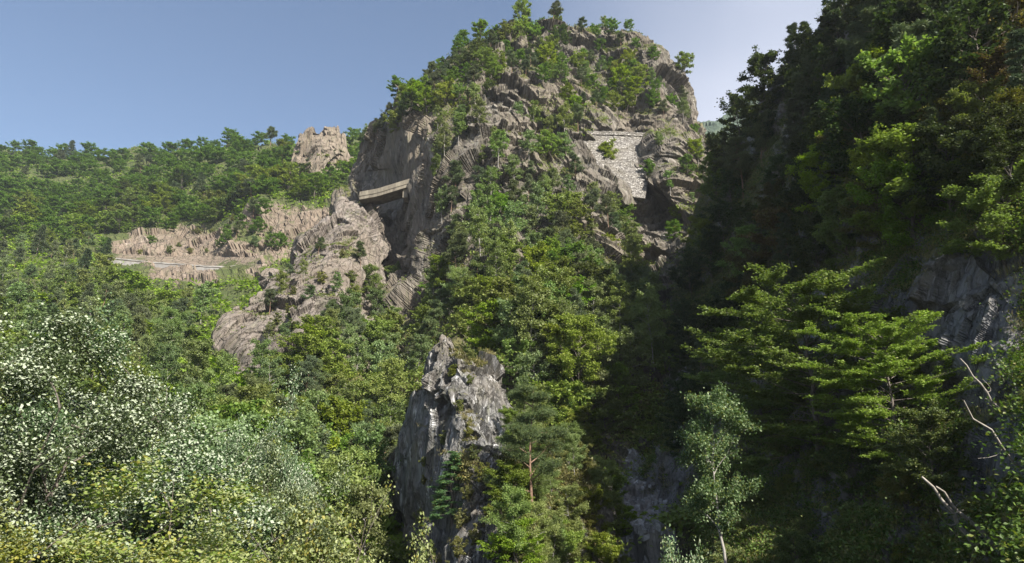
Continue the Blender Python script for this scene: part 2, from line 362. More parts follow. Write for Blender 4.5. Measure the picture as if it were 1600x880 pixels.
# -- the great rock mountain
o = sheet('mountain',
    [(520, 330), (550, 262), (565, 228), (600, 202), (620, 188), (632, 150), (660, 122), (700, 84), (740, 58), (790, 46), (830, 34), (870, 40), (900, 48), (940, 50), (1000, 62), (1030, 90), (1060, 122), (1085, 155), (1098, 186), (1112, 230), (1140, 300), (1220, 400)],
    [(550,260,235),(600,200,232),(632,150,222),(700,80,222),(790,45,225),(870,40,228),(940,52,228),(1000,62,222),(1060,125,214),(1100,190,210),(1140,300,200),
     (950,130,212),(780,140,188),(880,120,205),(700,140,200),(1040,140,196),(1010,110,208),
     (1000,250,190),(970,240,190),(640,200,205),(690,200,186),(760,190,178),(800,190,180),(860,200,182),(940,190,188),(1000,190,192),(1060,190,196),(1000,175,197),
     (960,225,188),(990,280,180),(1003,300,180),(1035,228,179),(1060,228,180),(1085,232,181),(1035,270,177),(1075,270,179),(1020,340,172),(560,300,225),(620,300,215),(680,300,178),(720,300,165),(800,300,160),(880,300,165),(930,300,160),(980,300,165),(1020,300,178),(1060,300,172),(1100,300,178),
     (530,400,200),(590,400,200),(640,400,190),(690,400,158),(760,400,145),(850,400,145),(950,400,148),(1010,400,162),(1060,400,150),(1140,400,140),
     (560,500,170),(620,500,160),(700,500,130),(800,500,118),(900,500,115),(1000,500,130),(1060,500,125),(1200,500,120),
     (560,600,130),(700,600,105),(850,600,98),(950,600,98),(1020,600,108),(1100,600,100),
     (560,750,95),(750,750,82),(950,750,82),(1010,750,84),(1100,750,78),(1200,750,75),
     (560,960,60),(750,960,55),(1000,960,52),(1100,960,50),(1200,960,48)],
    (520, 1220), 960, 760, 900, M['mountain'], [(26, 5.2), (10, 4.0), (4, 2.0), (1.6, .7)], .38,
    [(620, 280, 60, 120, -.2), (700, 110, 70, 60, .65), (780, 80, 60, 45, .6), (960, 130, 70, 60, .5), (1060, 160, 40, 50, -.1), (970, 270, 60, 60, -.2), (790, 170, 40, 50, -.15),
     (610, 400, 50, 90, -.15), (820, 560, 200, 90, .7), (850, 430, 120, 50, .4), (1000, 620, 120, 120, .6), (650, 620, 90, 120, .6), (780, 270, 60, 60, .1), (1020, 350, 40, 60, -.1)],
    screes=[[(990, 690), (1010, 700), (1022, 760), (1050, 780), (1062, 840), (1070, 960), (960, 960), (955, 840), (962, 760), (975, 720)]], seed=11, rot=30, rot2=4, skyj=5, flats=[[(915, 205), (1030, 205), (1014, 318), (985, 318), (940, 250)], [(560, 270), (640, 262), (640, 330), (575, 335)]])
tag(o, kind='structure')
# -- rocky spur left of the viaduct
spur = sheet('rock_spur',
    [(325, 640), (336, 600), (343, 520), (368, 482), (412, 445), (425, 420), (462, 408), (478, 380), (505, 366), (522, 335), (545, 322), (562, 306), (585, 312), (600, 335), (620, 400), (650, 520)],
    [(336,600,140),(345,500,150),(370,455,160),(420,402,172),(470,362,182),(500,332,190),(530,308,196),(570,302,198),(600,335,202),(620,400,205),(650,520,190),
     (380,550,138),(420,500,145),(480,450,152),(520,400,160),(560,360,172),(560,420,160),(590,450,172),(600,520,160),(400,640,122),(500,640,118),(600,640,128),(330,640,128),(500,540,135)],
    (325, 650), 660, 520, 560, M['spur'], [(20, 3.6), (9, 2.6), (3.4, .9), (-9, .8), (1.2, .3)], -.02,
    [(470, 400, 40, 26, .35), (540, 395, 16, 14, .6), (520, 560, 60, 40, .5), (560, 325, 30, 12, .2), (400, 620, 80, 30, .6)], seed=23, rot=-32, back=40)
tag(spur, 'long bare grey-brown rock rib slanting down left from the viaduct into the trees', 'rock spur')
# -- near crag
crag = sheet('rock_crag',
    [(570, 890), (594, 790), (614, 710), (636, 650), (652, 595), (666, 562), (682, 538), (694, 518), (704, 518), (716, 552), (735, 572), (752, 560), (778, 568), (792, 610), (822, 670), (880, 705), (930, 730), (958, 770), (972, 860), (985, 940)],
    [(580,890,78),(602,790,74),(620,710,71),(655,600,67.5),(700,520,67),(722,545,66),(790,600,66),(850,670,66),(930,730,67),(972,860,68),
     (640,790,66),(630,870,68),(665,760,60.5),(680,850,55),(680,650,60.5),(700,580,63.5),(740,620,59),(760,700,56),(850,750,58),(930,800,61),
     (570,960,72),(680,960,51),(780,960,47),(880,960,49),(985,960,56)],
    (545, 985), 960, 620, 620, M['crag'], [(5, 1.5), (2.2, .9), (1.0, .45), (.45, .15)], .14,
    [(730, 560, 40, 22, .7), (870, 760, 60, 90, .6), (700, 740, 50, 40, .5), (765, 640, 26, 60, -.4), (690, 630, 30, 80, -.4), (760, 720, 24, 90, -.3), (645, 740, 14, 60, -.2), (600, 800, 30, 60, .2)], seed=31, rot=-6, back=14, skyj=4)
tag(crag, 'near jagged grey rock crag with pale slabs rising from bottom centre', 'rock crag')
# -- right slope
o = sheet('slope',
    [(1015, 640), (1030, 560), (1045, 480), (1070, 390), (1090, 320), (1112, 255), (1135, 225), (1165, 192), (1200, 150), (1235, 100), (1265, 65), (1300, 30), (1340, 5), (1400, -10), (1500, -35), (1600, -30), (1625, 150), (1690, 470), (1760, 640), (1900, 760)],  # unseen crest past the right edge shaped low to let sunlight in
    [(1045,480,130),(1112,235,135),(1200,160,112),(1300,65,96),(1400,-20,80),(1600,-40,62),(1700,500,34),
     (1060,600,100),(1150,500,95),(1150,400,105),(1150,300,115),(1250,300,82),(1250,500,72),(1400,200,65),(1400,400,52),(1600,200,46),(1600,400,38),(1600,600,30),
     (1450,600,42),(1300,700,52),(1150,700,72),(1050,750,80),(1060,960,52),(1120,960,42),(1150,955,40),(1200,960,39),(1400,960,32),(1600,960,22),(1900,960,14),(1900,400,24)],
    (1015, 1900), 960, 620, 640, M['right'], [(9, 2.4), (4, 1.1), (1.6, .5), (.6, .15)], .45,
    [(1525, 510, 75, 110, -.2), (1150, 380, 110, 230, 1.0), (1330, 380, 90, 90, .8), (1350, 360, 30, 30, .0)], seed=41, rot=28, back=40)
tag(o, kind='structure')
# -- pale rock tower on the ridge
tower = sheet('rock_tower',
    [(452, 280), (460, 236), (468, 214), (478, 202), (490, 198), (497, 206), (505, 196), (516, 191), (528, 198), (537, 214), (546, 250), (552, 280)],
    [(452,280,345),(468,215,352),(500,200,352),(537,214,350),(552,280,350),(480,250,338),(510,240,336),(530,270,340),(470,290,335),(520,290,333)],
    (452, 552), 295, 200, 200, M['tower'], [(14, 3.0), (6, 1.8), (2.4, .8)], -.15, [], seed=53, rot=0, back=18, skyj=3)
tag(tower, 'isolated pale brown rock tower standing on the wooded ridge at upper left', 'rock tower')
# -- distant mountain in the notch
o = sheet('distant_hill', [(1040, 210), (1090, 196), (1115, 186), (1140, 170), (1180, 150), (1260, 120), (1400, 100)],
    [(1040, 200, 720), (1130, 175, 720), (1400, 100, 720), (1040, 300, 620), (1200, 300, 620), (1400, 300, 620)],
    (1040, 1400), 420, 200, 90, M['faraway'], [(20, 9), (7, 5), (-30, 8)], 1.0, [], seed=61, skyj=6)
tag(o, kind='structure')
# -- ground sheet reaching the horizon and the bank the viewer stands on
V = np.array([(-6000, -6000, -46), (6000, -6000, -46), (6000, 9000, -46), (-6000, 9000, -46)]); 
o = obj('ground', mesh_np('ground', V, [[0, 1, 2, 3]], M['hill'])); tag(o, kind='structure')
gx, gy = np.meshgrid(np.linspace(-60, 60, 240), np.linspace(-40, 34, 160))
z = -2.6 - np.clip((gy - 5) / 29, 0, 1) ** 1.3 * 34 - np.clip((gx - 8) / 40, 0, 1) * 3
P = np.stack([gx, gy, z], -1).reshape(-1, 3); P[:, 2] += fbm(P / 4, 5, 4) * .35 * np.clip(P[:, 1] / 6, 0, 1)
idx = np.arange(240 * 160).reshape(160, 240)
me = mesh_np('bank', P, np.stack([idx[:-1, :-1], idx[:-1, 1:], idx[1:, 1:], idx[1:, :-1]], -1).reshape(-1, 4), M['hill'], True)
a = me.attributes.new('veg', 'FLOAT', 'POINT'); a.data.foreach_set('value', np.ones(len(P), np.float32))
tag(obj('bank', me), kind='structure')
def bank_z(x, y): return -2.6 - max(0, min(1, (y - 5) / 29)) ** 1.3 * 34 - max(0, min(1, (x - 8) / 40)) * 3

# ---------------------------------------------------------------- plant meshes
def tubes(lines, sides=5):
    Vs, Fs, b = [], [], 0
    for pts, rad in lines:
        pts = np.asarray(pts, float); n = len(pts); rad = np.asarray(rad, float)
        t = np.gradient(pts, axis=0); t /= np.linalg.norm(t, axis=1, keepdims=True) + 1e-9
        ref = np.where(np.abs(t[:, 2:3]) > .9, [[1., 0, 0]], [[0, 0, 1.]])
        u = np.cross(t, ref); u /= np.linalg.norm(u, axis=1, keepdims=True) + 1e-9; w = np.cross(t, u)
        a = np.arange(sides) / sides * 2 * math.pi
        ring = pts[:, None] + rad[:, None, None] * (np.cos(a)[None, :, None] * u[:, None] + np.sin(a)[None, :, None] * w[:, None])
        Vs.append(ring.reshape(-1, 3)); i = np.arange(n * sides).reshape(n, sides) + b
        Fs.append(np.stack([i[:-1], np.roll(i[:-1], -1, 1), np.roll(i[1:], -1, 1), i[1:]], -1).reshape(-1, 4)); b += n * sides
    return np.concatenate(Vs), np.concatenate(Fs)
def leaves(C, L, Wd, rng, up=.5, axis=None, axw=0.0, fold=False):
    """one small rhombic face per leaf"""
    n = len(C); nr = rng.normal(size=(n, 3)); nr[:, 2] = np.abs(nr[:, 2]) + up * 2; nr /= np.linalg.norm(nr, axis=1, keepdims=True)
    r = rng.normal(size=(n, 3))
    if axis is not None: r = r * (1 - axw) + axis * axw * 1.8
    a = np.cross(nr, np.cross(r, nr)); a /= np.linalg.norm(a, axis=1, keepdims=True) + 1e-9; b = np.cross(nr, a)
    s = rng.uniform(.65, 1.3, (n, 1)) * L; w = s * Wd
    v = np.stack([C, C + a * s * .45 + b * w * .5 + nr * s * .06, C + a * s, C + a * s * .5 - b * w * .5 + nr * s * .06], 1).reshape(-1, 3)
    return v, np.arange(n * 4).reshape(n, 4)
def bez(p0, p1, p2, n):
    t = np.linspace(0, 1, n)[:, None]; return p0 * (1 - t) ** 2 + 2 * p1 * t * (1 - t) + p2 * t * t

def plant(kind, seed, H, nleaf, lsize, detail=1):
    rng = np.random.default_rng(seed); lines = []; Cs = []; Ax = []
    def trunk(h, lean, r0, n=9, base=(0, 0, 0)):
        p0 = np.array(base, float); p2 = p0 + np.array([lean[0], lean[1], h]); p1 = p0 + np.array([lean[0] * .2, lean[1] * .2, h * .5]) + rng.normal(size=3) * h * .03
        pts = bez(p0, p1, p2, n); pts[1:-1, :2] += rng.normal(size=(n - 2, 2)) * h * .006
        p = pts.copy(); p[0, 2] -= h * .06
        lines.append((p, r0 * (1 - np.linspace(0, 1, n) * .92))); return pts
    def on(pts, t):
        k = t * (len(pts) - 1); i = min(int(k), len(pts) - 2); return pts[i] * (1 - k + i) + pts[i + 1] * (k - i)
    def limb(p0, phi, elev, L, droop, r, ntw, spread, flat, n_l, clump):
        d = np.array([math.cos(phi) * math.cos(elev), math.sin(phi) * math.cos(elev), math.sin(elev)])
        p1 = p0 + d * L * .55 + rng.normal(size=3) * L * .05; p2 = p0 + d * L + np.array([0, 0, -droop * L]) + rng.normal(size=3) * L * .07
        pts = bez(p0, p1, p2, 6); lines.append((pts, r * (1 - np.linspace(0, 1, 6) * .85)))
        for k in range(ntw):
            t = rng.uniform(.3, 1.0) if k else 1.0; q = on(pts, t); tl = L * spread * rng.uniform(.5, 1.1) * (1.25 - t * .5)
            td = rng.normal(size=3); td[2] = td[2] * flat + .15; td = td / np.linalg.norm(td) * .75 + d * .6; e = q + td * tl
            mid = (q + e) / 2 + np.array([0, 0, tl * .08]); tw = bez(q, mid, e, 4)
            if detail: lines.append((tw, r * .3 * (1 - np.linspace(0, 1, 4) * .7)))
            m = max(2, int(n_l * rng.uniform(.5, 1.4))); tt = rng.uniform(.15, 1.05, m)
            c = q + (e - q) * tt[:, None] + rng.normal(size=(m, 3)) * clump * np.array([1, 1, max(flat, .25)])
            Cs.append(c); Ax.append(np.repeat((td / np.linalg.norm(td))[None], m, 0))
    R0 = H * .016; big = kind == 'beech' and seed >= 800
    if kind == 'beech':
        tp = trunk(H * (.95 if big else .86), rng.normal(size=2) * H * .06, R0); nl = 60 if big else 28; ntw = 9 if big else 6; per = nleaf / (nl * ntw)
        for i in range(nl):
            t = (.04 if big else .12) + (.94 if big else .86) * (i + rng.uniform(0, 1)) / nl; prof = math.sqrt(max(.05, 1 - ((t - .5) / .56) ** 2))
            L = H * .40 * prof * rng.uniform(.6, 1.15) + H * .05
            limb(on(tp, min(t, 1)), i * 2.4 + rng.normal() * .3, math.radians((rng.uniform(-5, 18) + 30 * t) if big else (rng.uniform(5, 40) + 35 * t)), L * (1.1 if big else 1), .1, R0 * (.22 if big else .35), ntw, .38, .16 if big else .4, per, H * (.015 if big else .024))
        up, wd, axw = .35, .75, 0
    elif kind == 'birch':
        tp = trunk(H, rng.normal(size=2) * H * .05, R0 * .7, 10); nl = 26; ntw = 5; per = nleaf / (nl * ntw)
        for i in range(nl):
            t = .26 + .74 * (i + rng.uniform(0, 1)) / nl; prof = math.sin(math.pi * min(1, (1.0 - t) * .95 + .08)) ** .6
            L = H * .22 * prof * rng.uniform(.5, 1.2) + H * .04
            limb(on(tp, min(t, 1)), i * 2.4 + rng.normal() * .4, math.radians(rng.uniform(25, 60)), L, .35, R0 * .22, ntw, .5, .8, per, H * .020)
        up, wd, axw = .1, .7, 0
    elif kind == 'pine':
        tp = trunk(H * .96, rng.normal(size=2) * H * .08, R0 * .9); nl = 17; ntw = 5; per = nleaf / (nl * ntw)
        for i in range(nl):
            t = .34 + .66 * (i + rng.uniform(0, 1)) / nl; L = H * .25 * (1.15 - .75 * ((t - .34) / .66)) * rng.uniform(.45, 1.2)
            limb(on(tp, min(t, 1)), i * 2.4 + rng.normal() * .5, math.radians(rng.uniform(0, 35)), L, -.05, R0 * .3, ntw, .42, .5, per, H * .022)
        up, wd, axw = .2, .16, 0
    elif kind == 'spruce':
        tp = trunk(H, rng.normal(size=2) * H * .015, R0); nl = 62; ntw = 5; per = nleaf / (nl * ntw)
        for i in range(nl):
            t = .07 + .93 * (i + rng.uniform(0, 1)) / nl; L = H * .21 * (1.05 - t) * rng.uniform(.7, 1.2) + H * .015
            limb(on(tp, min(t, 1)), i * 2.4 + rng.normal() * .4, math.radians(rng.uniform(-18, 8) + 30 * t ** 3), L, .12, R0 * .16, ntw, .4, .25, per, H * .010)
        up, wd, axw = .25, .2, .35
    elif kind == 'shrub':
        ns = 6; nl = 5; ntw = 5; per = nleaf / (ns * nl * ntw)
        for s in range(ns):
            a = s * 2.4 + rng.normal() * .4; hs = H * rng.uniform(.6, 1.0); tp = trunk(hs, (math.cos(a) * H * rng.uniform(.1, .5), math.sin(a) * H * rng.uniform(.1, .5)), R0 * .6, 6)
            for i in range(nl):
                t = .2 + .8 * (i + rng.uniform(0, 1)) / nl
                limb(on(tp, t), i * 2.4 + a, math.radians(rng.uniform(15, 60)), H * .3 * rng.uniform(.6, 1.2), .1, R0 * .2, ntw, .5, .7, per, H * .03)
        up, wd, axw = .3, .7, 0
    C = np.concatenate(Cs); A = np.concatenate(Ax)
    lv = leaves(C, lsize, wd, rng, up, A, axw)
    return tubes(lines, 5 if detail else 4), lv

BARK = dict(beech='bark', birch='birchbark', pine='pinebark', spruce='bark', shrub='bark')
CATN = dict(beech=('broadleaf_tree', 'broadleaf tree'), birch=('birch_tree', 'birch tree'), pine=('pine_tree', 'pine tree'), spruce=('spruce_tree', 'spruce tree'), shrub=('shrub', 'shrub'))
PROTO = {}
def proto(kind, leafmat, lod, var):
    key = (kind, leafmat, lod, var)
    if key in PROTO: return PROTO[key]
    geo = ('geo', kind, lod, var)
    if geo not in PROTO:
        nl, ls = {0: (4200, .056), 1: (9500, .037), 2: (26000, .022), 3: (70000, .0125)}[lod]
        if kind == 'beech' and lod == 3: nl *= 1.7
        if kind == 'pine': nl *= 2.0 if lod < 3 else 1.0; ls *= 1.15
        if kind == 'spruce': nl *= 1.5; ls *= 1.0
        if kind == 'birch': nl *= .9; ls *= .66
        if kind == 'shrub': nl *= .55; ls *= 1.5
        PROTO[geo] = plant(kind, (800 if lod == 3 else 100) + var * 13 + len(kind), 1.0 * 10, int(nl), ls * 10, detail=1)
    tb, lv = PROTO[geo]
    me_t = mesh_np('trunk', tb[0] / 10, tb[1], M[BARK[kind]], True); me_l = mesh_np('crown', lv[0] / 10, lv[1], M[leafmat])
    PROTO[key] = (me_t, me_l); return PROTO[key]
TREES = []
def tree(kind, loc, H, rz=None, tilt=(0, 0), leafmat=None, lod=0, var=None, label=None, group=None, zone='', sx=1.0):
    var = random.randrange(4) if var is None else var
    leafmat = leafmat or kind
    t, l = proto(kind, leafmat, lod, var)
    e = empty(CATN[kind][0], tuple(loc)); e.scale = (H * sx, H * sx, H)
    e.rotation_euler = (tilt[0], tilt[1], random.uniform(0, 6.28) if rz is None else rz)
    obj('trunk', t, e); obj('crown', l, e)
    e['category'] = CATN[kind][1]
    if group: e['group'] = group
    px, py = to_px(np.array(loc) + np.array([0, 0, H * .55]))
    TREES.append(dict(e=e, kind=kind, mat=leafmat, H=H, px=px, py=py, zone=zone, label=label, Y=loc[1]))
    if label: e['label'] = label
    return e

PLACED = []
def zone(sheetname, poly, spacing, kinds, hr, zname, group, lod=0, excl=(), vegmin=-1, maxn=999, sx=(.9, 1.15)):
    """trees standing on a terrain sheet inside a region, never closer than the spacing"""
    sh = SHEETS[sheetname]; p = np.array(poly, float); x0, y0 = p.min(0); x1, y1 = p.max(0)
    ks = [k[0] for k in kinds]; ws = np.array([k[1] for k in kinds], float); ws /= ws.sum(); n = 0
    for _ in range(int((x1 - x0) * (y1 - y0) / spacing ** 2 * 6)):
        x, y = random.uniform(x0, x1), random.uniform(y0, y1)
        if not inpoly(np.array(x), np.array(y), poly): continue
        if any(inpoly(np.array(x), np.array(y), e) for e in excl): continue
        sp = spacing * random.uniform(.8, 1.25)
        if any((x - a) ** 2 + ((y - b) * 1.15) ** 2 < sp * sp for a, b in PLACED[-900:]): continue
        r = sh['look'](x, y)
        if r is None or r[2] < vegmin: continue
        PLACED.append((x, y)); k = ks[int(np.searchsorted(np.cumsum(ws), random.random()))]
        kind, lm = k if isinstance(k, tuple) else (k, k)
        H = random.uniform(*hr) * {'beech': .9, 'birch': 1.0, 'pine': .95, 'spruce': 1.15, 'shrub': .45}[kind]
        q = r[0]; nx_ = r[1]
        tree(kind, (q[0], q[1], q[2] - H * .02), H, tilt=(random.gauss(0, .05) + .06 * max(0, -nx_[1]), random.gauss(0, .05)), leafmat=lm, lod=lod, zone=zname, group=group, sx=random.uniform(*sx))
        n += 1
        if n >= maxn: break
    return n
B, D = ('beech', 'beech'), ('beech', 'dark')
cnt = {}
# left hillside
cnt['a'] = zone('hillside', [(-60, 232), (60, 242), (150, 250), (300, 232), (430, 226), (458, 236), (456, 262), (545, 250), (560, 215), (600, 215), (600, 262), (540, 300), (440, 312), (350, 335), (330, 345), (190, 362), (-60, 385)], 15.5,
     [(B, .74), (D, .14), ('pine', .10), ('spruce', .02)], (9, 14), 'on the far wooded hillside', 'trees covering the far left hillside', sx=(1.15, 1.5))
cnt['b'] = zone('hillside', [(-60, 385), (190, 370), (165, 400), (200, 432), (340, 440), (320, 500), (290, 560), (200, 600), (-60, 600)], 21,
     [('birch', .36), ('pine', .36), (B, .2), ('spruce', .08)], (8, 12.5), 'in the wood below the left road', 'trees in the wood below the left road', lod=0, excl=[[(165, 370), (420, 385), (420, 455), (340, 500), (225, 482), (165, 440)]])
cnt['b3'] = zone('hillside', [(190, 362), (420, 350), (440, 400), (330, 402), (200, 398)], 25, [('shrub', .7), ('pine', .1), (B, .2)], (5, 9), 'on the bare bank', 'shrubs growing on the bare bank')
cnt['b2'] = zone('hillside', [(360, 335), (440, 345), (400, 395), (345, 395)], 18, [(B, .6), ('pine', .4)], (7, 11), 'on the slope above the spur', 'trees on the slope above the rock spur')
cnt['c'] = zone('hillside', [(-60, 600), (300, 600), (370, 680), (480, 660), (640, 600), (640, 700), (560, 955), (300, 955), (-60, 860)], 34,
     [('birch', .45), ('pine', .3), (B, .25)], (8, 12), 'in the wood below the rock spur', 'trees in the wood below the rock spur', lod=1)
cnt['d'] = zone('rock_spur', [(360, 655), (450, 610), (500, 545), (540, 490), (570, 470), (600, 450), (640, 480), (640, 650), (335, 650)], 26,
     [('birch', .5), ('pine', .25), (B, .25)], (7, 11), 'at the foot of the rock spur', 'trees at the foot of the rock spur', lod=1)
cnt['d2'] = zone('rock_spur', [(430, 440), (520, 380), (560, 380), (560, 440), (470, 520), (400, 560)], 29, [('birch', .4), ('shrub', .3), ('pine', .3)], (4, 7.5), 'on the ledges of the rock spur', 'trees on the ledges of the rock spur')
# mountain
cnt['e'] = zone('mountain', [(565, 232), (625, 190), (632, 152), (700, 86), (790, 50), (870, 45), (880, 110), (850, 140), (790, 110), (745, 150), (700, 170), (650, 200), (600, 232), (560, 262)], 15,
     [(B, .35), (D, .1), (('beech', 'yellowbeech'), .25), ('pine', .3)], (6, 9.5), 'on the upper left of the mountain top', 'trees on the upper left of the mountain')
cnt['f'] = zone('mountain', [(880, 50), (1000, 64), (1050, 110), (1090, 165), (1080, 200), (1000, 190), (900, 190), (860, 130)], 20,
     [(B, .3), (('beech', 'yellowbeech'), .2), ('pine', .3), ('birch', .2)], (5, 8), 'on the upper right of the mountain', 'trees on the upper right of the mountain')
cnt['g'] = zone('mountain', [(690, 210), (740, 180), (830, 200), (900, 220), (900, 300), (1000, 340), (1000, 430), (710, 440), (695, 340)], 22.5,
     [('birch', .5), ('pine', .35), (B, .15)], (6.5, 10), 'on the middle cliff of the mountain', 'trees on the middle cliff of the mountain',
     excl=[[(755, 205), (835, 205), (835, 250), (760, 250)], [(900, 230), (1000, 310), (995, 330), (930, 320), (890, 260)]])
cnt['h'] = zone('mountain', [(650, 470), (700, 440), (1000, 430), (1030, 520), (1000, 600), (960, 700), (850, 680), (780, 580), (700, 520), (660, 540)], 25,
     [('birch', .42), ('pine', .3), (B, .2), (D, .08)], (7.5, 12), 'on the wooded foot of the mountain', 'trees on the wooded foot of the mountain', lod=1)
cnt['i'] = zone('mountain', [(560, 520), (650, 500), (680, 560), (640, 620), (600, 700), (560, 760)], 26,
     [('birch', .45), ('pine', .4), (B, .15)], (7, 10), 'in the ravine left of the near crag', 'trees in the ravine left of the near crag', lod=1)
cnt['j'] = zone('mountain', [(1010, 210), (1090, 215), (1110, 300), (1060, 400), (1020, 300)], 26,
     [('birch', .4), ('shrub', .3), (B, .3)], (4, 7), 'beside the stone retaining wall', 'trees beside the stone retaining wall', excl=[[(925, 205), (1025, 205), (1010, 310), (980, 300)]])
# crag
cnt['k'] = zone('rock_crag', [(800, 615), (850, 670), (930, 735), (955, 790), (975, 950), (780, 955), (790, 760)], 23,
     [('shrub', .5), ('birch', .25), (B, .25)], (3, 5.5), 'on the right flank of the near crag', 'plants on the right flank of the near crag', lod=2)
cnt['l'] = zone('rock_crag', [(640, 640), (720, 560), (790, 560), (800, 950), (590, 950), (590, 760)], 33,
     [('shrub', 1)], (2, 3.2), 'on the face of the near crag', 'shrubs on the face of the near crag', lod=1, excl=[[(735, 560), (800, 560), (795, 760), (745, 760)], [(645, 600), (700, 600), (680, 720), (640, 740)]])
# right slope
SHADED_BEECH = ('beech', 'deep')  # beech with the slope's shade painted into its leaves
cnt['m'] = zone('slope', [(1090, 330), (1112, 258), (1165, 208), (1240, 140), (1300, 75), (1400, -10), (1500, -80), (1610, -80), (1610, 160), (1500, 240), (1300, 260), (1180, 300), (1100, 420)], 38,
     [(B, .03), (SHADED_BEECH, .57), (('beech', 'rust'), .12), ('spruce', .13), ('pine', .15)], (7, 11), 'on the upper right slope', 'trees on the upper right slope', lod=1)
cnt['n'] = zone('slope', [(1040, 560), (1090, 400), (1180, 300), (1300, 260), (1500, 240), (1610, 200), (1610, 400), (1500, 400), (1300, 440), (1120, 560), (1120, 760), (1060, 760)], 39,
     [(B, .08), (SHADED_BEECH, .72), (('beech', 'rust'), .08), ('spruce', .12)], (6, 9.5), 'in the shade of the right slope', 'trees in the shade of the right slope', lod=2, excl=[[(1430, 330), (1610, 380), (1610, 800), (1480, 760), (1430, 600)]])
cnt['o'] = zone('slope', [(1150, 760), (1250, 640), (1400, 560), (1650, 640), (1650, 955), (1080, 955), (1080, 800)], 52,
     [('shrub', .8), (D, .2)], (3, 5), 'low on the right slope', 'shrubs low on the right slope', lod=2, excl=[[(1440, 400), (1610, 400), (1610, 790), (1500, 760), (1450, 640)]])
print('ZONES', cnt, len(TREES))

# ---------------------------------------------------------------- single trees one can point to
def hero(kind, sh, bx, by, H, label, tilt=(0, 0), **kw):
    r = SHEETS[sh]['look'](bx, by); q = r[0]
    return tree(kind, (q[0], q[1], q[2] - H * .03), H, tilt=tilt, label=label, **kw)
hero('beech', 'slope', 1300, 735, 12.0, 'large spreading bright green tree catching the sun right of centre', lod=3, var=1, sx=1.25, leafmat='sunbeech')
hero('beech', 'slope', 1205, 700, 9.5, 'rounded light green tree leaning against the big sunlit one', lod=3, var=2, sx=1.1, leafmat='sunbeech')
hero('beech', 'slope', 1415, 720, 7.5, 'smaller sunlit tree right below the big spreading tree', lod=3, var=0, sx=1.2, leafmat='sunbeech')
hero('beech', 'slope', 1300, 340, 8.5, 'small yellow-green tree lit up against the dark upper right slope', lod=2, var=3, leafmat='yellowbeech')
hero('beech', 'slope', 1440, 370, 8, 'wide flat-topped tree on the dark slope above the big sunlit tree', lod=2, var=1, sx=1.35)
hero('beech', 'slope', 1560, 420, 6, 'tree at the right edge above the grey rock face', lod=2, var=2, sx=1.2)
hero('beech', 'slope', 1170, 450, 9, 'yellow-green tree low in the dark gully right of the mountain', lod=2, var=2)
hero('birch', 'slope', 1152, 945, 10.6, 'slender pale tree with a bare thin stem standing in the dark gully', lod=2, var=1, tilt=(0, -.14), leafmat='silver', sx=.85)
hero('pine', 'rock_crag', 835, 850, 11.5, 'thin open bluish pine growing in front of the near crag', lod=3, var=1, tilt=(0, -.03))
hero('spruce', 'rock_crag', 690, 812, 5.2, 'bushy fresh green conifer low on the near crag', lod=2, var=2, leafmat='fresh', sx=1.7)
hero('spruce', 'slope', 1238, 142, 13.5, 'tall pointed dark fir on the right skyline', lod=2, var=0)
hero('spruce', 'slope', 1262, 118, 10.5, 'shorter fir close beside the tallest skyline fir', lod=2, var=1)
hero('pine', 'slope', 1345, 150, 13, 'leaning pine with a bare reddish trunk on the right skyline', lod=2, var=2, tilt=(0, -.3))
hero('pine', 'slope', 1290, 190, 12, 'pine with a long bare trunk rising left of the leaning pine', lod=2, var=0, tilt=(0, -.15))
hero('pine', 'mountain', 1082, 158, 7.5, 'windswept pine overhanging the right edge of the mountain', lod=1, var=1, tilt=(0, .35))
hero('pine', 'mountain', 1066, 128, 7, 'dark rounded pine on the upper right shoulder of the mountain', lod=1, var=3)
hero('birch', 'mountain', 943, 52, 6.5, 'thin tree alone on the flat right of the mountain summit', lod=1, var=2)
hero('beech', 'mountain', 815, 48, 9.5, 'round leafy tree forming the highest point of the mountain', lod=1, var=0)
hero('beech', 'mountain', 868, 42, 6, 'small leafy tree right of the highest summit tree', lod=1, var=1)
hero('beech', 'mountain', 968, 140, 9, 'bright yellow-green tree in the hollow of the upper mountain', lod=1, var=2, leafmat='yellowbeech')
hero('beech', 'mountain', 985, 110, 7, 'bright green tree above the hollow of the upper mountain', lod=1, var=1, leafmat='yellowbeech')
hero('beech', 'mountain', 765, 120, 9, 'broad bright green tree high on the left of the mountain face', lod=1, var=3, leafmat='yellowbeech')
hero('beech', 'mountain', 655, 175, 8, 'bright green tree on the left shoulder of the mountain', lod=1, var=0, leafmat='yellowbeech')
hero('shrub', 'mountain', 950, 258, 7, 'small bright shrub in front of the stone retaining wall', lod=1, var=0, leafmat='yellowbeech')
hero('beech', 'mountain', 860, 560, 13, 'large rounded deep green tree below the middle of the mountain', lod=2, var=1)
hero('beech', 'mountain', 905, 640, 11, 'leafy bright green tree right of the near crag top', lod=2, var=3)
hero('beech', 'mountain', 900, 690, 8, 'layered light green tree at the edge of the dark gully', lod=2, var=2, leafmat='yellowbeech')
hero('beech', 'mountain', 985, 470, 9, 'dark leafy tree at the mouth of the gully below the wall', lod=2, var=0, leafmat='dark')
hero('birch', 'mountain', 720, 510, 10, 'slim tree standing right behind the tip of the near crag', lod=2, var=1)
hero('birch', 'hillside', 262, 590, 13, 'tall sparse tree with a pale stem behind the white-leaved bush', lod=2, var=3)
hero('pine', 'hillside', 545, 300, 9, 'rounded pine at the left end of the viaduct', lod=1, var=0)

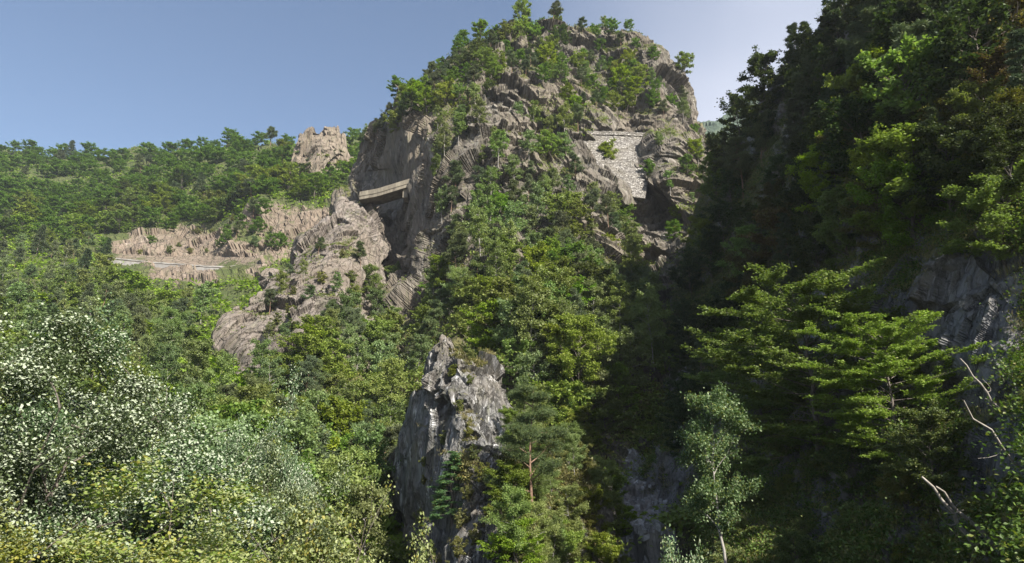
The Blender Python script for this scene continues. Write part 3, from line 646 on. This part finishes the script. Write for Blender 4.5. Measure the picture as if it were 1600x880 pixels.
# bushes in the foreground: leaves one can see
def bush(px, top, Y, H, label, mat, var, sx=1.0, nleaf=72000, ls=.062, name='shrub'):
    tx = at(px, top, Y); zb = tx[2] - H
    key = ('bush', var, nleaf, ls / H)
    if key not in PROTO: PROTO[key] = plant('shrub', 300 + var, 10.0, nleaf, ls / H * 10)
    tb, lv = PROTO[key]
    e = empty(name, (tx[0], Y, zb)); e.scale = (H * sx, H * sx, H); e.rotation_euler = (0, 0, var * 1.3)
    b = tb[0].copy(); b = b / 10
    obj('branches', mesh_np('branches', b, tb[1], M['bark'], True), e); obj('crown', mesh_np('crown', lv[0] / 10, lv[1], M[mat]), e)
    gz = bank_z(tx[0], Y)
    if zb - gz > 0:      # stems reaching down to the bank
        ls_ = []
        for k in range(5):
            a = k * 2.4; p0 = np.array([math.cos(a) * .05, math.sin(a) * .05, (gz - zb - .3) / H]); p2 = np.array([math.cos(a) * .1, math.sin(a) * .1, .1])
            ls_.append((bez(p0, (p0 + p2) / 2, p2, 5), np.linspace(.014, .01, 5)))
        v, f = tubes(ls_); obj('stem', mesh_np('stem', v, f, M['bark'], True), e)
    tag(e, label, 'shrub', 'leafy bushes in the foreground'); return e
bush(40, 548, 12.5, 6.0, 'large white-leaved bush filling the left edge of the foreground', 'white', 0, 1.0)
bush(195, 572, 13.5, 6.0, 'large white-leaved bush right of the one at the left edge', 'white', 1, .85)
bush(300, 690, 12, 5.0, 'low white-flecked bush sloping down below the two big pale bushes', 'white', 2, .9)
bush(415, 628, 16, 7.0, 'narrow pointed white-leaved bush right of the big pale bushes', 'white', 3, .5)
bush(445, 740, 15, 5.0, 'greener lower bush at the foot of the narrow pointed white-leaved one', 'white2', 4, .7)
bush(270, 820, 8.5, 3.4, 'arching yellow-green bush along the bottom left of the photo', 'yellow', 5, 1.3, 34000, .042)
bush(90, 835, 8, 3.2, 'yellow-green bush in the bottom left corner', 'yellow', 6, 1.1, 30000, .042)
bush(520, 775, 9, 3.4, 'bright yellow-green leafy sprays left of the near crag foot', 'yellow', 7, .75, 12000, .06)
bush(630, 850, 9.5, 3.0, 'few yellow-green sprigs at the bottom edge below the near crag', 'yellow', 8, .55, 5000, .06)
bush(1055, 832, 12, 3.4, 'pale leafy sprigs at the bottom edge below the gully', 'white2', 9, .45, 6000, .07)

# dead pale trunks on the right slope
def dead(p0, p1, r, label):
    a = SHEETS['slope']['look'](*p0)[0]; b0 = at(p1[0], p1[1], a[1] - 1.0)
    e = empty('dead_trunk', tuple(a)); d = b0 - a; L = np.linalg.norm(d); rng = np.random.default_rng(int(p0[0]))
    m = d * .5 + rng.normal(size=3) * L * .14; pts = bez(-d * .08, m, d, 9); pts[1:-1] += rng.normal(size=(7, 3)) * L * .012; r *= .75
    v, f = tubes([(pts, r * np.linspace(1, .35, 9))], 7); obj('trunk', mesh_np('trunk', v, f, M['dead'], True), e)
    ln = []
    for k in range(4):
        q = pts[2 + k % 6]; ln.append((bez(q, q + rng.normal(size=3) * L * .08, q + rng.normal(size=3) * L * .11 + np.array([0, 0, L * .05]), 5), r * .25 * np.linspace(1, .3, 5)))
    v, f = tubes(ln, 4); obj('branches', mesh_np('branches', v, f, M['dead'], True), e)
    tag(e, label, 'dead tree', 'pale dead trunks on the right slope')
dead((1490, 860), (1440, 745), .16, 'thick pale dead trunk near the bottom right corner')
dead((1525, 850), (1462, 760), .12, 'pale dead trunk right beside the thickest one at bottom right')
dead((1380, 740), (1350, 680), .09, 'small bent white dead stem below the big sunlit tree')
dead((1550, 640), (1500, 560), .10, 'grey dead stem leaning below the right rock face')
dead((1570, 740), (1505, 625), .10, 'long grey dead stem leaning at the right edge')

# ---------------------------------------------------------------- road works
def slab(name, pts, mat, parent=None, nx=1):
    """closed prism through cross sections (each a list of 4 points)"""
    V = np.array(pts).reshape(-1, 3); n = len(pts); Fq = []
    for i in range(n - 1):
        for k in range(4):
            a, b = i * 4 + k, i * 4 + (k + 1) % 4; Fq.append([a, b, b + 4, a + 4])
    Fq += [[0, 3, 2, 1], [(n - 1) * 4 + k for k in range(4)]]
    return obj(name, mesh_np(name, V, Fq, mat), parent)
def beam(name, line, w, h, mat, parent=None, n=12, dy=0, dz=0, jit=0.0):
    """horizontal beam along a 3D line: w metres deep (away), h metres high (down from the line)"""
    L = np.array(line, float); t = np.linspace(0, len(L) - 1, n); sec = []; rng = np.random.default_rng(len(name))
    for q in t:
        i = min(int(q), len(L) - 2); p = L[i] * (1 - q + i) + L[i + 1] * (q - i) + np.array([0, dy, dz + rng.normal() * jit])
        sec.append([p, p + [0, w, 0], p + [0, w, -h], p + [0, 0, -h]])
    return slab(name, sec, mat, parent)
# viaduct joining spur and mountain
vl = [at(562, 300, 190), at(590, 295, 189), at(645, 278, 187)]
e = empty('viaduct', tuple(vl[0])); inv = Matrix.Translation(-Vector(vl[0]))
def under(root, o): o.parent = root; o.matrix_parent_inverse = Matrix.Translation(-root.location); return o
under(e, beam('deck', vl, 6.5, 1.1, M['concrete'], dz=-1.25)); under(e, beam('parapet', vl, .35, 1.35, M['concrete'], dy=-.15))
under(e, beam('parapet', vl, .35, 1.3, M['concrete'], dy=6.3))
for q in (.86,):
    p = vl[0] * (1 - q) + vl[2] * q; w_ = .7
    sec = [[p + [-w_, .8 + k * .0, -2.3 - k * .7], p + [w_, .8, -2.3 - k * .7], p + [w_, 4.8, -2.3 - k * .7], p + [-w_, 4.8, -2.3 - k * .7]] for k in range(5)]
    under(e, slab('pier', sec, M['concrete']))
tag(e, 'tan concrete road viaduct crossing the dark ravine between spur and mountain', 'viaduct')
# stone retaining wall with the road above it
TL, TR = at(900, 211, 181), at(1024, 214, 183); BL, BR = at(968, 305, 170), at(1008, 310, 171)
nu, nv = 90, 70; uu, vv = np.meshgrid(np.linspace(0, 1, nu), np.linspace(0, 1, nv)); lu = uu[..., None]; lv_ = vv[..., None]
le = TL * (1 - lv_) + BL * lv_; W3 = le * (1 - lu) + (TR * (1 - lv_) + BR * lv_) * lu
P3 = W3.reshape(-1, 3); f_, _ = facet(P3, np.eye(3), .7, (1.3, 1, .8), 77); P3 = P3 + np.array([0, -1, .2]) * (f_ * .14)[:, None]
bk3 = W3.reshape(-1, 3) + np.array([0, 5.0, 0])
id3 = np.arange(nu * nv).reshape(nv, nu); off = nu * nv
Fq = [np.stack([id3[:-1, :-1], id3[1:, :-1], id3[1:, 1:], id3[:-1, 1:]], -1).reshape(-1, 4), off + np.stack([id3[:-1, :-1], id3[:-1, 1:], id3[1:, 1:], id3[1:, :-1]], -1).reshape(-1, 4)]
for ring in (id3[0], id3[-1][::-1], id3[::-1, 0], id3[:, -1]): Fq.append(np.stack([ring[:-1], ring[1:], ring[1:] + off, ring[:-1] + off], -1))
e = empty('retaining_wall', tuple(TL)); under(e, obj('masonry', mesh_np('masonry', np.concatenate([P3, bk3]), np.concatenate(Fq), M['masonry'])))
pl = [at(893, 205, 180.9), at(960, 205, 181.7), at(1024, 208, 182.8), at(1094, 212, 186)]
under(e, beam('parapet', pl, .6, 1.1, M['masonry'], n=40, jit=.05))
tag(e, 'pale rubble stone retaining wall holding the road high on the mountain', 'retaining wall')
sec = [[np.array(p) + [0, .65, -.9], np.array(p) + [0, 5.5, -.9], np.array(p) + [0, 5.5, -1.6], np.array(p) + [0, .65, -1.6]] for p in pl]
tag(slab('road', sec, M['asphalt']), kind='structure')
# road wall on the left hillside
rl = [at(150, 400, 286), at(195, 405, 284), at(240, 409, 282), at(300, 414, 278), at(345, 416, 275), at(392, 413, 275)]
e = empty('roadside_wall', tuple(rl[0])); under(e, beam('wall', rl, .8, 4.2, M['greywall'], n=30, dz=-.8)); under(e, beam('coping', rl, 1.1, .55, M['pale'], n=30, dy=-.15, jit=.12))
tag(e, 'low grey roadside wall with a pale top edge below the bare bank at left', 'wall')
sec = [[np.array(p) + [0, .96, -.9], np.array(p) + [0, 7, -.9], np.array(p) + [0, 7, -1.5], np.array(p) + [0, .96, -1.5]] for p in rl]
tag(slab('road', sec, M['asphalt']), kind='structure')

# rubble in the gully
sh = SHEETS['mountain']; rng = np.random.default_rng(4); J, I = np.nonzero((sh['scree'] > .5) & (sh['py'] < 940)); k = rng.choice(len(J), 2600)
base = sh['V'][J[k], I[k]]; sz = rng.uniform(.12, .5, 2600) ** 1.3 * 1.1
cube = np.array([(-1,-1,-1),(1,-1,-1),(1,1,-1),(-1,1,-1),(-1,-1,1),(1,-1,1),(1,1,1),(-1,1,1)], float) * .5
v = cube[None] * sz[:, None, None] * rng.uniform(.6, 1.3, (2600, 1, 3)) + rng.normal(size=(2600, 8, 3)) * sz[:, None, None] * .14
an = rng.uniform(0, 6.28, 2600); c_, s_ = np.cos(an)[:, None], np.sin(an)[:, None]
v = np.stack([v[..., 0] * c_ - v[..., 1] * s_, v[..., 0] * s_ + v[..., 1] * c_, v[..., 2] + v[..., 0] * .4], -1) + base[:, None]
f6 = np.array([(0,3,2,1),(4,5,6,7),(0,1,5,4),(1,2,6,5),(2,3,7,6),(3,0,4,7)])
tag(obj('rubble', mesh_np('rubble', v.reshape(-1, 3), (f6[None] + np.arange(2600)[:, None, None] * 8).reshape(-1, 4), M['boulder'])), 'grey broken stones filling the floor of the dark gully', 'rubble', kind='stuff')
# ---------------------------------------------------------------- low plants nobody could count
def undergrowth(shn, n, size, nl, ls, mat, name, label, vmin, seed, up=.3, wd=.7, hgt=.6, pxlim=(-60, 1660), axis=None, excl=()):
    sh = SHEETS[shn]; rng = np.random.default_rng(seed); V = sh['V']; vg = sh['veg']
    ok = (vg > vmin) & (sh['px'] > pxlim[0]) & (sh['px'] < pxlim[1]) & (sh['py'] < 930); ok[:sh['nb'] - 4] = False; ok[sh['scree'] > .5] = False
    for q_ in excl: ok &= ~inpoly(sh['px'], sh['py'], q_)
    J, I = np.nonzero(ok); pr = np.clip(vg[ok] - vmin + .15, 0, 1); pr = pr / pr.sum()
    k = rng.choice(len(J), n, p=pr); base = V[J[k], I[k]]
    sc = rng.uniform(.35, 1.0, n) ** 1.5 * size
    C = np.repeat(base, nl, 0); S = np.repeat(sc, nl)[:, None]
    off = rng.normal(size=(n * nl, 3)) * np.array([.5, .5, .35 * hgt]); off[:, 2] = np.abs(off[:, 2]) + .05
    C = C + off * S
    ax = None
    if axis: ax = np.repeat(np.array([[0, 0, 1.]]), n * nl, 0)
    v, f = leaves(C, ls, wd, rng, up, ax, .75 if axis else 0)
    o = obj(name, mesh_np(name, v, f, M[mat])); tag(o, label, 'undergrowth', kind='stuff'); return o
undergrowth('hillside', 9000, 4.5, 26, 1.1, 'beech', 'undergrowth', 'leafy green undergrowth filling the gaps on the left hillside', .35, 1, excl=[[(160, 355), (400, 340), (470, 330), (520, 320), (420, 430), (330, 455), (220, 445), (160, 410)]])
undergrowth('mountain', 9000, 1.9, 22, .42, 'shrub', 'undergrowth', 'olive green scrub on the ledges of the mountain', .42, 2)
undergrowth('mountain', 5000, 1.6, 16, .4, 'grass', 'grass', 'dry yellowish grass tufts on the ledges of the mountain', .30, 3, up=0, wd=.16, axis=True)
undergrowth('mountain', 3500, 3.4, 30, .5, 'beech', 'undergrowth', 'fresh green bushes along the foot of the mountain', .62, 8)
undergrowth('rock_spur', 1200, 1.5, 16, .4, 'shrub', 'undergrowth', 'sparse scrub on the bare rock spur', .3, 4)
undergrowth('rock_crag', 1500, .9, 36, .20, 'shrub', 'undergrowth', 'olive scrub rooted on the near crag', .4, 5)
undergrowth('rock_crag', 3500, .55, 30, .30, 'grass', 'grass', 'dry grass hanging on the near crag', .28, 6, up=0, wd=.07, axis=True)
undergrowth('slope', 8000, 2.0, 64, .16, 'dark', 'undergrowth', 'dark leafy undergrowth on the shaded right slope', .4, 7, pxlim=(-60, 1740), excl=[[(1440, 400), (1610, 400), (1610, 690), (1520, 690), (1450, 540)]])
undergrowth('slope', 2600, 1.3, 60, .14, 'shrub', 'undergrowth', 'olive bushes scattered over the right slope', .4, 9, pxlim=(-60, 1740), excl=[[(1440, 400), (1610, 400), (1610, 690), (1520, 690), (1450, 540)]])
undergrowth('slope', 6500, .9, 34, .35, 'grass', 'grass', 'straw coloured grass on the right slope', .35, 10, up=0, wd=.07, axis=True)

# ---------------------------------------------------------------- far smallest broadleaf trees become one mass
def crown_px(t): return t['H'] / max(t['Y'], 1)
bl = sorted([t for t in TREES if t['kind'] == 'beech' and not t['label']], key=crown_px)
nbeech = sum(t['kind'] == 'beech' for t in TREES)
drop = bl[:max(0, nbeech - 296)]
if drop:
    Vs, Fs, b = [], [], 0
    for t in drop:
        e = t['e']; ml = [c for c in e.children if c.name.startswith('crown')][0].data; n = len(ml.vertices)
        co = np.empty(n * 3, np.float32); ml.vertices.foreach_get('co', co); co = co.reshape(-1, 3)[: n // 2 // 4 * 8]
        R = np.array(e.rotation_euler.to_matrix()); co = (co * np.array(e.scale)) @ R.T + np.array(e.location)
        Vs.append(co); Fs.append(np.arange(len(co)).reshape(-1, 4) + b); b += len(co)
        for c in list(e.children): bpy.data.objects.remove(c)
        bpy.data.objects.remove(e); TREES.remove(t)
    tag(obj('forest', mesh_np('forest', np.concatenate(Vs), np.concatenate(Fs), M['beech'])), 'far leafy canopy between the larger trees on the left hillside', 'forest', kind='stuff')
# ---------------------------------------------------------------- a description for every tree that singles it out
LM = [(20, 225, 'the left end of the far ridge'), (150, 245, 'the dip in the left skyline'), (240, 235, 'the left skyline after its dip'), (340, 222, 'the highest part of the left ridge'), (420, 220, 'the ridge left of the rock tower'),
      (500, 225, 'the pale rock tower'), (575, 205, 'the notch between tower and mountain'), (30, 310, 'the open wood at the far left edge'), (150, 320, 'the middle of the far left wood'), (290, 375, 'the bare pinkish bank'),
      (300, 300, 'the wood over the bare bank'), (450, 340, 'the brown gully above the spur'), (215, 408, 'the left end of the roadside wall'), (370, 415, 'the right end of the roadside wall'), (60, 430, 'the slope at left photo edge'),
      (120, 520, 'the wood above the white-leaved bushes'), (300, 520, 'the pale-stemmed birch behind the bushes'), (350, 560, 'the lower tip of the spur'), (440, 470, 'the bare middle of the spur'), (560, 320, 'the left end of the viaduct'),
      (640, 290, 'the right end of the viaduct'), (570, 450, 'the shadow edge on the spur'), (460, 600, 'the wood under the spur'), (420, 650, 'the pointed white-leaved bush'), (540, 720, 'the dark hollow left of the crag'),
      (600, 560, 'the birch wood left of the crag'), (640, 130, 'the left shoulder of the mountain'), (700, 80, 'the upper left skyline of the mountain'), (760, 80, 'the bright trees near the summit'), (815, 25, 'the summit tree'),
      (880, 60, 'the summit gap'), (945, 50, 'the flat right end of the summit'), (1030, 85, 'the upper right shoulder'), (970, 130, 'the grassy hollow of the upper face'), (1080, 150, 'the overhanging pine'), (790, 170, 'the pale slab on the upper face'),
      (700, 200, 'the shaded cliff top'), (840, 210, 'the upper middle ledge'), (960, 240, 'the stone retaining wall'), (1050, 240, 'the parapet right end'), (700, 300, 'the cliff right of the viaduct'), (790, 290, 'the centre of the cliff'), (940, 290, 'the slanting slabs below the wall'),
      (740, 390, 'the lower left cliff'), (850, 390, 'the lower middle cliff'), (980, 400, 'the cliff foot beside the gully'), (1010, 470, 'the mouth of the dark gully'), (710, 520, 'the tip of the near crag'), (800, 500, 'the wood behind the crag tip'),
      (860, 500, 'the large deep green tree'), (900, 620, 'the bright tree right of the crag top'), (765, 620, 'the white slab of the crag'), (640, 740, 'the pale rib of the crag'), (800, 720, 'the open bluish pine'), (900, 780, 'the lower right flank of the crag'),
      (1000, 780, 'the grey rubble in the gully'), (1100, 470, 'the dark gully side'), (1130, 700, 'the slender pale tree'), (1125, 200, 'the sky notch right of the mountain'), (1170, 150, 'the foot of the right skyline'), (1240, 60, 'the skyline firs'),
      (1310, 60, 'the leaning pine'), (1400, 40, 'the top edge of the right slope'), (1500, 60, 'the dark top right of the slope'), (1580, 60, 'the top right corner'), (1200, 250, 'the rock band under the skyline trees'), (1290, 260, 'the small yellow-green lit tree'),
      (1420, 200, 'the darkest part of the right slope'), (1560, 230, 'the dark right edge'), (1430, 300, 'the wide flat-topped tree'), (1170, 390, 'the upper gully bank'), (1300, 500, 'the big sunlit tree'), (1460, 560, 'the right side of the big sunlit tree'),
      (1560, 450, 'the grey rock face at right'), (1540, 600, 'the leaning grey dead stems'), (1470, 800, 'the thick pale dead trunks'), (1300, 760, 'the shaded foot of the right slope'), (1220, 820, 'the bottom of the dark gully bank'), (1580, 820, 'the bottom right corner')]
ORD = ['', 'first', 'second', 'third', 'fourth', 'fifth', 'sixth', 'seventh', 'eighth', 'ninth', 'tenth', 'eleventh', 'twelfth', 'thirteenth', 'fourteenth', 'fifteenth', 'sixteenth', 'seventeenth', 'eighteenth', 'nineteenth', 'twentieth', 'twenty-first', 'twenty-second']
KW = {('beech', 'deep'): 'dark leafy tree', ('beech', 'yellowbeech'): 'bright yellow-green tree', ('beech', 'rust'): 'olive brown broadleaf tree', ('beech', 'beech'): 'broadleaf tree', ('beech', 'dark'): 'dark broadleaf tree', ('birch', 'birch'): 'slim birch', ('pine', 'pine'): 'pine', ('spruce', 'spruce'): 'pointed spruce', ('shrub', 'shrub'): 'bushy shrub'}
hs = {}
for t in TREES:
    if t['label']: continue
    hs.setdefault((t['kind'], t['zone']), []).append(t['H'])
keyed = {}
for t in TREES:
    if t['label']: continue
    lm = min(LM, key=lambda l: (l[0] - t['px']) ** 2 + 1.3 * (l[1] - t['py']) ** 2); dx, dy = t['px'] - lm[0], t['py'] - lm[1]
    if abs(dx) < 16 and abs(dy) < 16: rel = 'right at'
    elif abs(dx) > abs(dy) * 1.3: rel = 'right of' if dx > 0 else 'left of'
    elif abs(dy) > abs(dx) * 1.3: rel = 'below' if dy > 0 else 'above'
    else: rel = ('below' if dy > 0 else 'above') + (' and right of' if dx > 0 else ' and left of')
    m = sorted(hs[(t['kind'], t['zone'])]); sz = 'tall' if t['H'] > m[len(m) * 3 // 5] else 'low'
    keyed.setdefault((KW.get((t['kind'], t['mat']), t['kind']), sz, rel, lm[2]), []).append(t)
for (kw, sz, rel, lm), L in keyed.items():
    L.sort(key=lambda t: t['px'])
    sz = sz + ' ' if len((kw + ' ' + rel + ' ' + lm).split()) < 13 else ''
    for i, t in enumerate(L):
        if len(L) == 1: s_ = f'{sz}{kw} {rel} {lm}'
        elif i == 0: s_ = f'leftmost {sz}{kw} {rel} {lm}'
        elif i == len(L) - 1: s_ = f'rightmost {sz}{kw} {rel} {lm}'
        else: s_ = f'{sz}{kw} {rel} {lm}, {ORD[min(i + 1, 22)]} from left'
        t['e']['label'] = s_; t['label'] = s_

# ---------------------------------------------------------------- render setup
cam = bpy.data.cameras.new('camera'); cam.sensor_width = 36; cam.lens = 36 * F / 1600; cam.clip_end = 20000; cam.clip_start = .1
co_ = link(bpy.data.objects.new('camera', cam)); co_.rotation_euler = (math.pi / 2 + PITCH, 0, 0); scene.camera = co_
SUN = Vector((.52, -.60, .61)).normalized()
sl = bpy.data.lights.new('sun', 'SUN'); sl.energy = 5.0; sl.angle = math.radians(.5); sl.color = (1, .94, .84)
so = link(bpy.data.objects.new('sun', sl)); so.rotation_euler = SUN.to_track_quat('Z', 'Y').to_euler(); so.location = (60, -60, 120)
w = bpy.data.worlds.new('World'); scene.world = w; w.use_nodes = True; nt = w.node_tree
bg = nt.nodes['Background']; sk = nt.nodes.new('ShaderNodeTexSky'); sk.sky_type = 'NISHITA'; sk.sun_disc = False
sk.sun_elevation = math.asin(SUN.z); sk.sun_rotation = math.atan2(SUN.x, SUN.y); sk.altitude = 600; sk.air_density = 1.0; sk.dust_density = 2.5; sk.ozone_density = 1.0
tc = nt.nodes.new('ShaderNodeTexCoord').outputs['Generated']
cn = noise(nt, mapping(nt, tc, (0, 0, 0), (1, 1, 1.5)), 1.1, 3, .5, .3)
sx_ = nt.nodes.new('ShaderNodeSeparateXYZ'); nt.links.new(tc, sx_.inputs[0])
cm = maths(nt, 'MULTIPLY', ramp(nt, cn, [(.32, 0.0), (.6, 1.0)]), ramp(nt, maths(nt, 'ADD', maths(nt, 'MULTIPLY', sx_.outputs[0], .5), .5), [(.5, .0), (.64, .85)]))
nt.links.new(mixc(nt, cm, sk.outputs[0], (4.9, 5.1, 5.9)), bg.inputs[0]); bg.inputs[1].default_value = .068
hz = bpy.data.materials.new('haze'); hz.use_nodes = True; hn = hz.node_tree; hn.nodes.clear()
ho = hn.nodes.new('ShaderNodeOutputMaterial'); pv = hn.nodes.new('ShaderNodeVolumePrincipled'); pv.inputs['Color'].default_value = (.82, .9, 1, 1); pv.inputs['Density'].default_value = .00012; pv.inputs['Anisotropy'].default_value = .2
hn.links.new(pv.outputs[0], ho.inputs['Volume'])
x0, x1, y0, y1, z0, z1 = -6010, 6010, -6010, 9010, -47, 420
V = [(x, y, z) for z in (z0, z1) for x, y in ((x0, y0), (x1, y0), (x1, y1), (x0, y1))]
tag(obj('haze', mesh_np('haze', V, [(0,3,2,1),(4,5,6,7),(0,1,5,4),(1,2,6,5),(2,3,7,6),(3,0,4,7)], hz)), 'thin bluish summer haze in the valley air', 'haze', kind='stuff')
scene.render.engine = 'CYCLES'; scene.cycles.max_bounces = 5; scene.cycles.diffuse_bounces = 3; scene.cycles.transmission_bounces = 3; scene.cycles.transparent_max_bounces = 4
scene.view_settings.view_transform = 'Standard'; scene.view_settings.look = 'None'; scene.view_settings.exposure = 1.38; scene.view_settings.gamma = 1
